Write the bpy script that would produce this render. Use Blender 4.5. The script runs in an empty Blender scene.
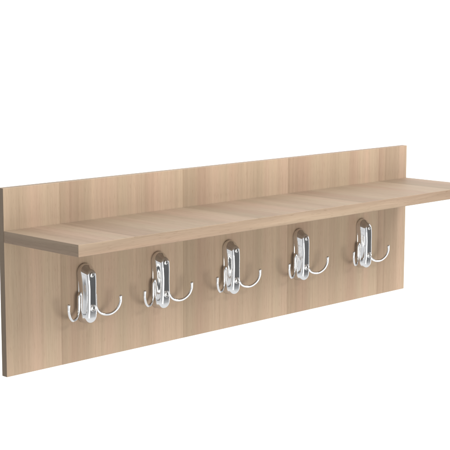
import bpy, bmesh, math
from mathutils import Vector, Matrix

S = bpy.context.scene
COL = S.collection

# ------------------------------------------------------------------ camera
F_PX, CAM = 1382.2, Vector((-0.9902, -1.3634, 0.4467))
YAW, PITCH, ROLL = 0.7888, -0.1521, 0.0026
fw = Vector((math.sin(YAW)*math.cos(PITCH), math.cos(YAW)*math.cos(PITCH), math.sin(PITCH)))
rt = Vector((math.cos(YAW), -math.sin(YAW), 0)); up = rt.cross(fw)
c_, s_ = math.cos(ROLL), math.sin(ROLL)
r2 = rt*c_ + up*s_; u2 = up*c_ - rt*s_
cd = bpy.data.cameras.new('camera'); co = bpy.data.objects.new('camera', cd); COL.objects.link(co)
cd.sensor_width = 36; cd.lens = F_PX/450*36; cd.clip_start = 0.02; cd.clip_end = 100
M = Matrix((r2, u2, -fw)).transposed().to_4x4(); M.translation = CAM
co.matrix_world = M
S.camera = co

# ------------------------------------------------------------------ exposure
S.view_settings.view_transform = 'Standard'; S.view_settings.look = 'None'
S.view_settings.exposure = 0; S.view_settings.gamma = 1
S.cycles.max_bounces = 8; S.cycles.glossy_bounces = 6


class NT:
    """small helper round a node tree"""
    def __init__(s, t): s.t = t; s.n = t.nodes; s.l = t.links
    def node(s, kind, **kw):
        n = s.n.new(kind)
        for k, v in kw.items(): setattr(n, k, v)
        return n
    def put(s, sock, v):
        if v is None: return
        if isinstance(v, bpy.types.NodeSocket): s.l.new(v, sock)
        else: sock.default_value = v
    def m(s, op, a, b=None, c=None):
        n = s.node('ShaderNodeMath', operation=op)
        for i, v in enumerate((a, b, c)): s.put(n.inputs[i], v)
        return n.outputs[0]
    def ramp(s, f, stops, interp='LINEAR'):
        n = s.node('ShaderNodeValToRGB'); r = n.color_ramp; r.interpolation = interp
        while len(r.elements) < len(stops): r.elements.new(0.5)
        for e, (p, c) in zip(r.elements, stops):
            e.position = p; e.color = (c, c, c, 1) if not hasattr(c, '__len__') else (*c, 1)
        s.put(n.inputs[0], f)
        return n.outputs[0]
    def mix(s, f, a, b, mode='MIX'):
        n = s.node('ShaderNodeMix', data_type='RGBA', blend_type=mode)
        s.put(n.inputs[0], f); s.put(n.inputs[6], a); s.put(n.inputs[7], b)
        return n.outputs[2]
    def comb(s, x, y, z):
        n = s.node('ShaderNodeCombineXYZ')
        for i, v in enumerate((x, y, z)): s.put(n.inputs[i], v)
        return n.outputs[0]
    def noise(s, vec, scale, detail=3, rough=0.5, dist=0.0):
        n = s.node('ShaderNodeTexNoise')
        s.put(n.inputs['Vector'], vec); n.inputs['Scale'].default_value = scale
        n.inputs['Detail'].default_value = detail; n.inputs['Roughness'].default_value = rough
        n.inputs['Distortion'].default_value = dist
        return n.outputs['Fac']


# ------------------------------------------------------------------ world: a studio surround (bright and dark zones by compass direction)
W = bpy.data.worlds.new('World'); S.world = W; W.use_nodes = True
w = NT(W.node_tree); w.n.clear()
tc = w.node('ShaderNodeTexCoord'); sx = w.node('ShaderNodeSeparateXYZ'); w.l.new(tc.outputs['Generated'], sx.inputs[0])
az = w.m('ARCTAN2', sx.outputs[0], w.m('MULTIPLY', sx.outputs[1], -1))      # 0 = straight out from the wall, + = right
wn = w.noise(tc.outputs['Generated'], 2.6, 3)
az = w.m('ADD', az, w.m('MULTIPLY', w.m('SUBTRACT', wn, 0.5), 0.16))
a01 = w.m('ADD', w.m('DIVIDE', az, 2*math.pi), 0.5)
def az_(deg): return deg/360+0.5
zones = w.ramp(a01, [(0.0, 0.2), (az_(-98), 0.2), (az_(-92), 0.8), (az_(-66), 0.85), (az_(-58), 0.30), (az_(-38), 0.38), (az_(-20), 0.9),
                     (az_(22), 1.25), (az_(29), 0.15), (az_(54), 0.15), (az_(60), 1.35), (az_(88), 1.3), (1.0, 0.8)])
top = w.ramp(w.m('MAXIMUM', sx.outputs[2], 0.0), [(0.0, 0.0), (0.25, 0.0), (0.6, 1.0)])
zones = w.mix(1.0, zones, w.ramp(w.noise(tc.outputs['Generated'], 5.0, 4), [(0.3, 0.8), (0.7, 1.2)]), 'MULTIPLY')
val = w.mix(top, zones, (0.95, 0.95, 0.95, 1))
low = w.ramp(w.m('MAXIMUM', w.m('MULTIPLY', sx.outputs[2], -1), 0.0), [(0.0, 0.0), (0.27, 0.0), (0.42, 1.0)])
val = w.mix(low, val, (0.95, 0.95, 0.945, 1))
bg = w.node('ShaderNodeBackground'); w.l.new(val, bg.inputs[0]); bg.inputs[1].default_value = 1.0
wo = w.node('ShaderNodeOutputWorld'); w.l.new(bg.outputs[0], wo.inputs[0])


def area(name, loc, target, size, power, col=(1, 1, 1)):
    d = bpy.data.lights.new(name, 'AREA'); d.shape = 'RECTANGLE'; d.size, d.size_y = size
    d.energy = power; d.color = col
    o = bpy.data.objects.new(name, d); COL.objects.link(o); o.location = loc
    o.rotation_euler = (Vector(target)-Vector(loc)).to_track_quat('-Z', 'Y').to_euler()
area('key_softbox', (1.1, -1.8, 2.2), (0.4, 0, 0.12), (2.4, 1.2), 108, (1.0, 0.985, 0.965))
area('low_softbox', (0.4, -2.7, -0.6), (0.4, 0, 0.12), (1.8, 1.2), 40, (1.0, 0.975, 0.90))

# ------------------------------------------------------------------ measurements (metres)
WID, HGT, ZS, TS, DEP, TP = 0.800, 0.2359, 0.18353, 0.0146, 0.143, 0.010
PERIOD, SEAM = 0.2138, 0.0867


# ------------------------------------------------------------------ materials
def new_mat(name):
    m = bpy.data.materials.new(name); m.use_nodes = True
    t = NT(m.node_tree); return m, t, t.n['Principled BSDF']

def wood(name, across, along, third, seams=True, wave=0.0, tone=1.0, seed=0.0):
    """laminated pale oak; across / along / third are object axes (0,1,2)"""
    m, t, b = new_mat(name)
    tc = t.node('ShaderNodeTexCoord'); sp = t.node('ShaderNodeSeparateXYZ'); t.l.new(tc.outputs['Object'], sp.inputs[0])
    A, L, T = sp.outputs[across], sp.outputs[along], sp.outputs[third]
    A = t.m('ADD', A, seed)
    # slow wander of the grain
    wander = t.noise(t.comb(t.m('MULTIPLY', A, 9), t.m('MULTIPLY', L, 5), T), 1.0, 2)
    Aw = t.m('ADD', A, t.m('MULTIPLY', t.m('SUBTRACT', wander, 0.5), 0.006+wave))
    light, mid, dark = (0.312, 0.232, 0.169), (0.283, 0.206, 0.147), (0.237, 0.171, 0.121)
    if seams:
        f = t.m('FRACT', t.m('DIVIDE', t.m('SUBTRACT', t.m('ADD', A, -seed), SEAM-PERIOD), PERIOD))
        f = t.m('ADD', f, 0)
        def mx(k): return tuple(dark[q]+(light[q]-dark[q])*k for q in range(3))
        base = t.ramp(f, [(0.0, mx(.12)), (0.07, mx(.34)), (0.078, mx(.16)), (0.20, mx(.30)), (0.235, mx(.48)), (0.25, mx(.78)),
                          (0.40, mx(.66)), (0.43, mx(.82)), (0.445, mx(.55)), (0.56, mx(.62)), (0.575, mx(.80)), (0.66, mx(.55)),
                          (0.70, mx(.42)), (0.74, mx(.62)), (0.80, mx(.92)), (1.0, mx(.85))])
        # hairline at the glue joint
        base = t.mix(1.0, base, t.ramp(f, [(0.0, (.90, .885, .87)), (0.006, (1, 1, 1)), (0.996, (1, 1, 1)), (1.0, (.92, .91, .89))]), 'MULTIPLY')
    else:
        base = t.ramp(t.noise(t.comb(t.m('MULTIPLY', Aw, 60), t.m('MULTIPLY', L, 3), T), 1, 2), [(0.3, dark), (0.7, light)])
    # broad streaks running along the grain
    st = t.noise(t.comb(t.m('MULTIPLY', Aw, 190), t.m('MULTIPLY', L, 2.2), t.m('MULTIPLY', T, 3)), 1.0, 4, 0.6)
    base = t.mix(1.0, base, t.ramp(st, [(0.30, (0.90, 0.89, 0.875)), (0.5, (1, 1, 1)), (0.72, (1.06, 1.05, 1.035))]), 'MULTIPLY')
    # greenish / pinkish drift between staves
    hue = t.noise(t.comb(t.m('MULTIPLY', Aw, 34), t.m('MULTIPLY', L, 1.2), T), 1.0, 1)
    base = t.mix(1.0, base, t.ramp(hue, [(0.35, (0.975, 1.007, 0.985)), (0.65, (1.025, 0.99, 0.995))]), 'MULTIPLY')
    # fine fibres
    fb = t.noise(t.comb(t.m('MULTIPLY', Aw, 900), t.m('MULTIPLY', L, 22), t.m('MULTIPLY', T, 22)), 1.0, 3, 0.65)
    base = t.mix(1.0, base, t.ramp(fb, [(0.3, (0.91, 0.90, 0.88)), (0.52, (1, 1, 1)), (0.8, (1.05, 1.05, 1.05))]), 'MULTIPLY')
    # short open pores
    po = t.noise(t.comb(t.m('MULTIPLY', A, 1500), t.m('MULTIPLY', L, 75), t.m('MULTIPLY', T, 75)), 1.0, 1)
    base = t.mix(1.0, base, t.ramp(po, [(0.27, (0.80, 0.77, 0.73)), (0.34, (1, 1, 1))]), 'MULTIPLY')
    base = t.mix(1.0, base, (1.13, 1.13, 1.12, 1), 'MULTIPLY')
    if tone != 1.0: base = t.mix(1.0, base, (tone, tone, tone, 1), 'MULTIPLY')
    t.l.new(base, b.inputs['Base Color'])
    t.put(b.inputs['Roughness'], t.ramp(fb, [(0.2, 0.62), (0.8, 0.5)]))
    b.inputs['Specular IOR Level'].default_value = 0.28
    bu = t.node('ShaderNodeBump'); bu.inputs['Strength'].default_value = 0.12; bu.inputs['Distance'].default_value = 0.0006
    t.l.new(t.m('ADD', fb, t.m('MULTIPLY', po, 0.7)), bu.inputs['Height']); t.l.new(bu.outputs[0], b.inputs['Normal'])
    return m

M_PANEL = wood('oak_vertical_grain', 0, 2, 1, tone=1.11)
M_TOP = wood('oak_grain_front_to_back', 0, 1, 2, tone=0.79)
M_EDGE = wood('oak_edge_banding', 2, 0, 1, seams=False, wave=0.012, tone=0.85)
M_SIDE_SHADE = wood('oak_side_edge_shaded', 1, 2, 0, seams=False, tone=0.48)  # low tone puts the shade of the panel's side faces into the colour
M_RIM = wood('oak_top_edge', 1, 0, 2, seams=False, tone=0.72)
M_ENDS_SHADE = wood('oak_board_end_shaded', 2, 1, 0, seams=False, tone=0.68)  # darker end grain, plus the end face's shade painted into the tone

M_CHROME, t, b = new_mat('polished_chrome')
b.inputs['Base Color'].default_value = (0.76, 0.765, 0.775, 1); b.inputs['Metallic'].default_value = 1
tc = t.node('ShaderNodeTexCoord')
t.put(b.inputs['Roughness'], t.ramp(t.noise(tc.outputs['Object'], 60, 3), [(0.3, 0.045), (0.7, 0.10)]))
bu = t.node('ShaderNodeBump'); bu.inputs['Strength'].default_value = 0.10; bu.inputs['Distance'].default_value = 0.0006
t.l.new(t.noise(tc.outputs['Object'], 90, 2), bu.inputs['Height']); t.l.new(bu.outputs[0], b.inputs['Normal'])
M_SCREW, t, b = new_mat('screw_steel')
b.inputs['Base Color'].default_value = (0.62, 0.61, 0.60, 1); b.inputs['Metallic'].default_value = 1
tc = t.node('ShaderNodeTexCoord')
t.put(b.inputs['Roughness'], t.ramp(t.noise(tc.outputs['Object'], 200, 3), [(0.3, 0.16), (0.7, 0.28)]))
M_SLOT, t, b = new_mat('screw_recess')
b.inputs['Base Color'].default_value = (0.03, 0.03, 0.03, 1); b.inputs['Roughness'].default_value = 0.6
M_WALL, t, b = new_mat('white_backdrop')
tc = t.node('ShaderNodeTexCoord')
t.put(b.inputs['Base Color'], t.ramp(t.noise(tc.outputs['Object'], 2, 3), [(0.3, (0.90, 0.90, 0.895)), (0.7, (0.92, 0.92, 0.915))]))
b.inputs['Roughness'].default_value = 0.9; b.inputs['Specular IOR Level'].default_value = 0.1


# ------------------------------------------------------------------ mesh helpers
def link(name, bm, mats, parent=None, smooth=False, loc=None):
    bmesh.ops.recalc_face_normals(bm, faces=bm.faces[:])
    me = bpy.data.meshes.new(name); bm.to_mesh(me); bm.free()
    for m in (mats if isinstance(mats, (list, tuple)) else [mats]): me.materials.append(m)
    if smooth:
        for p in me.polygons: p.use_smooth = True
    o = bpy.data.objects.new(name, me); COL.objects.link(o)
    if parent: o.parent = parent
    if loc: o.location = loc
    return o

def box(x0, x1, y0, y1, z0, z1, bev=0.0):
    bm = bmesh.new()
    bmesh.ops.create_cube(bm, size=1)
    for v in bm.verts:
        v.co = Vector((x0+(v.co.x+.5)*(x1-x0), y0+(v.co.y+.5)*(y1-y0), z0+(v.co.z+.5)*(z1-z0)))
    if bev: bmesh.ops.bevel(bm, geom=bm.edges[:], offset=bev, segments=2, profile=0.5, affect='EDGES')
    return bm

def loft(rings, close=True, cap0=True, cap1=True, bm=None):
    bm = bm or bmesh.new()
    vs = [[bm.verts.new(p) for p in r] for r in rings]
    n = len(rings[0])
    for a, b in zip(vs, vs[1:]):
        for i in range(n):
            j = (i+1) % n
            bm.faces.new((a[i], a[j], b[j], b[i]))
    if cap0: bm.faces.new(vs[0][::-1])
    if cap1: bm.faces.new(vs[-1])
    return bm

def stadium(hw, hh, y, n=20, pinch=0.0, zc=0.0):
    """upright rounded slot outline in the XZ plane, with a slightly waisted middle"""
    pts = []
    st = hh-hw
    for k in range(n+1):
        a = math.pi*k/n
        pts.append((hw*math.cos(a), st+hw*math.sin(a)))
    for k in range(1, 8): pts.append((-hw, st-2*st*k/8))
    for k in range(n+1):
        a = math.pi+math.pi*k/n
        pts.append((hw*math.cos(a), -st+hw*math.sin(a)))
    for k in range(1, 8): pts.append((hw, -st+2*st*k/8))
    out = []
    for x, z in pts:
        g = 1-pinch*math.exp(-((z-0.004)/(st*0.55))**2)
        out.append(Vector((x*g, y, z+zc)))
    return out

def spline(P, sub=10):
    P = [Vector(p) for p in P]; Q = [P[0]*2-P[1]] + P + [P[-1]*2-P[-2]]; out = []
    for i in range(1, len(Q)-2):
        a, b, c, d = Q[i-1:i+3]
        for k in range(sub):
            t = k/sub
            out.append(0.5*((2*b)+(c-a)*t+(2*a-5*b+4*c-d)*t*t+(3*b-a-3*c+d)*t**3))
    out.append(P[-1]); return out

def tube(path, rad, n=14):
    rings = []; up_ = Vector((0, 1, 0)); L = len(path)
    for i, p in enumerate(path):
        tg = (path[min(i+1, L-1)]-path[max(i-1, 0)]).normalized()
        s = tg.cross(up_)
        s = s.normalized() if s.length > 1e-4 else Vector((1, 0, 0))
        q = s.cross(tg).normalized(); up_ = q
        r = rad(i/(L-1))
        rings.append([p+(s*math.cos(2*math.pi*k/n)+q*math.sin(2*math.pi*k/n))*r for k in range(n)])
    # rounded tip
    tg = (path[-1]-path[-2]).normalized(); r = rad(1.0); c = path[-1]; last = rings[-1]
    for a in (25, 50, 72, 85):
        A = math.radians(a)
        rings.append([c+(v-c)*math.cos(A)+tg*r*math.sin(A) for v in last])
    return loft(rings)


# ------------------------------------------------------------------ setting: white studio backdrop behind the rack
bm = bmesh.new()
yw = 0.9
bm.faces.new([bm.verts.new(v) for v in ((-8, yw, -6), (10, yw, -6), (10, yw, 6), (-8, yw, 6))])
wall = link('backdrop', bm, M_WALL); wall['kind'] = 'structure'

# ------------------------------------------------------------------ the coat rack
rack = bpy.data.objects.new('coat_rack', None); COL.objects.link(rack)
rack.empty_display_size = 0.1
rack['label'] = 'pale oak wall coat rack with a narrow shelf and five chrome double hooks'
rack['category'] = 'coat rack'

panel = link('back_panel', box(0, WID, 0, TP, 0, HGT, 0.0006), [M_PANEL, M_SIDE_SHADE, M_RIM], rack)
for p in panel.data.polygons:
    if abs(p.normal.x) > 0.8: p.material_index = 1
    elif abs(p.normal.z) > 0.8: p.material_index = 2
board = link('shelf_board', box(0, WID, -DEP, -0.0002, ZS-TS, ZS, 0.0006), [M_TOP, M_EDGE, M_ENDS_SHADE], rack)
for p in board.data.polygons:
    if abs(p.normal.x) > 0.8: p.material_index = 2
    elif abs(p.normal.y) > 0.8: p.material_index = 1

HW, HH = 0.0125, 0.0398
def make_hook():
    # base plate and domed cover: one chrome casting
    plate = link('coat_hook', loft([stadium(HW-0.0014, HH-0.0014, -0.00005), stadium(HW-0.0012, HH-0.0012, -0.0003), stadium(HW-0.0012, HH-0.0012, -0.0024),
                                    stadium(HW-0.0015, HH-0.0015, -0.0028)]), M_CHROME, rack, True)
    prof = [(0.0007, 0.0003), (0.0008, 0.0070), (0.0011, 0.0088), (0.0018, 0.0102), (0.0027, 0.0121), (0.0036, 0.0142), (0.0043, 0.0157),
            (0.0049, 0.0166), (0.0056, 0.0172), (0.0064, 0.0176), (0.0073, 0.01785), (0.0080, 0.0179), (0.0086, 0.0179), (0.0110, 0.0179), (0.0125, 0.0179)]
    def domed(i, d):
        r = stadium(HW-i, HH-i, 0, pinch=0.10)
        sh = min(i, 0.0040)*0.62
        for v in r:
            v.z -= sh
            u = min(1.0, abs(v.z)/HH)
            v.y = -0.0004-(d-0.0004)*(1-(0.42 if v.z > 0 else 0.16)*u**4)
        return r
    bm = loft([domed(i, d) for i, d in prof], cap0=False, cap1=False)
    bmesh.ops.remove_doubles(bm, verts=bm.verts[:], dist=1e-6)
    bmesh.ops.dissolve_degenerate(bm, edges=bm.edges[:], dist=1e-6)
    link('cover', bm, M_CHROME, plate, True)
    for dz, boss in ((0.0258, False), (-0.0175, True)):
        R = 0.0036; rings = []
        def circ(r, y): return [Vector((r*math.cos(2*math.pi*k/24), y, r*math.sin(2*math.pi*k/24))) for k in range(24)]
        if boss:
            link('screw_boss', loft([circ(.0046, -.0170), circ(.0046, -.0187), circ(.0043, -.0192), circ(.0040, -.0192), circ(.0036, -.0187), circ(.0036, -.0170)]),
                 M_CHROME, plate, True, (0, 0, dz))
        y0 = -0.0180 if boss else -0.0169
        bm = loft([circ(.0034, y0+.001), circ(.0034, y0-.0004), circ(.0028, y0-.0010), circ(.0016, y0-.0014), circ(.0004, y0-.0015)])
        nf = len(bm.faces)
        sl = []
        for ang in (35, 125):   # cross recess of the screw head
            ca, sa = math.cos(math.radians(ang)), math.sin(math.radians(ang))
            L_, w_ = .0021, .00042
            q = [(-L_, -w_), (L_, -w_), (L_, w_), (-L_, w_)]
            yy = y0-.00155-(0.00002 if ang == 35 else 0)
            lo = [Vector((x*ca-z*sa, yy+.0006, x*sa+z*ca)) for x, z in q]; hi = [Vector((v.x, yy, v.z)) for v in lo]
            loft([lo, hi], bm=bm)
        s = link('screw', bm, [M_SCREW, M_SLOT], plate, loc=(0, 0, dz))
        for p in s.data.polygons: p.material_index = 1 if p.index >= nf else 0
    zc = 0.0893
    for sgn in (-1, 1):
        P = [(.0110, .0045, .0910), (.0126, .0056, .0890), (.0138, .0062, .0850), (.0142, .0064, .0740), (.0152, .0068, .0675), (.0195, .0088, .0612),
             (.0260, .0122, .0586), (.0330, .0160, .0598), (.0395, .0195, .0655), (.0430, .0214, .0735), (.0432, .0218, .0815)]
        P = [(sgn*a, -b, z-zc) for a, b, z in P]
        link('prong', tube(spline(P), lambda u: 0.0020-0.0001*u if u < .95 else 0.0019+0.0003*(u-.95)/.05), M_CHROME, plate, True)
    return plate

HX = [0.1245, 0.2530, 0.3890, 0.5380, 0.6860]
hook = make_hook(); hook.location = (HX[0], 0, 0.0893)
def copy_tree(o, parent):
    c = o.copy(); COL.objects.link(c); c.parent = parent
    for ch in list(o.children): copy_tree(ch, c)
    return c
for x in HX[1:]:
    h = copy_tree(hook, rack); h.location = (x, 0, 0.0893)
    for k, ch in enumerate([c for c in h.children if c.name.startswith('screw') and 'boss' not in c.name]):
        ch.rotation_euler.y = (x*97+k*1.7) % 1.5
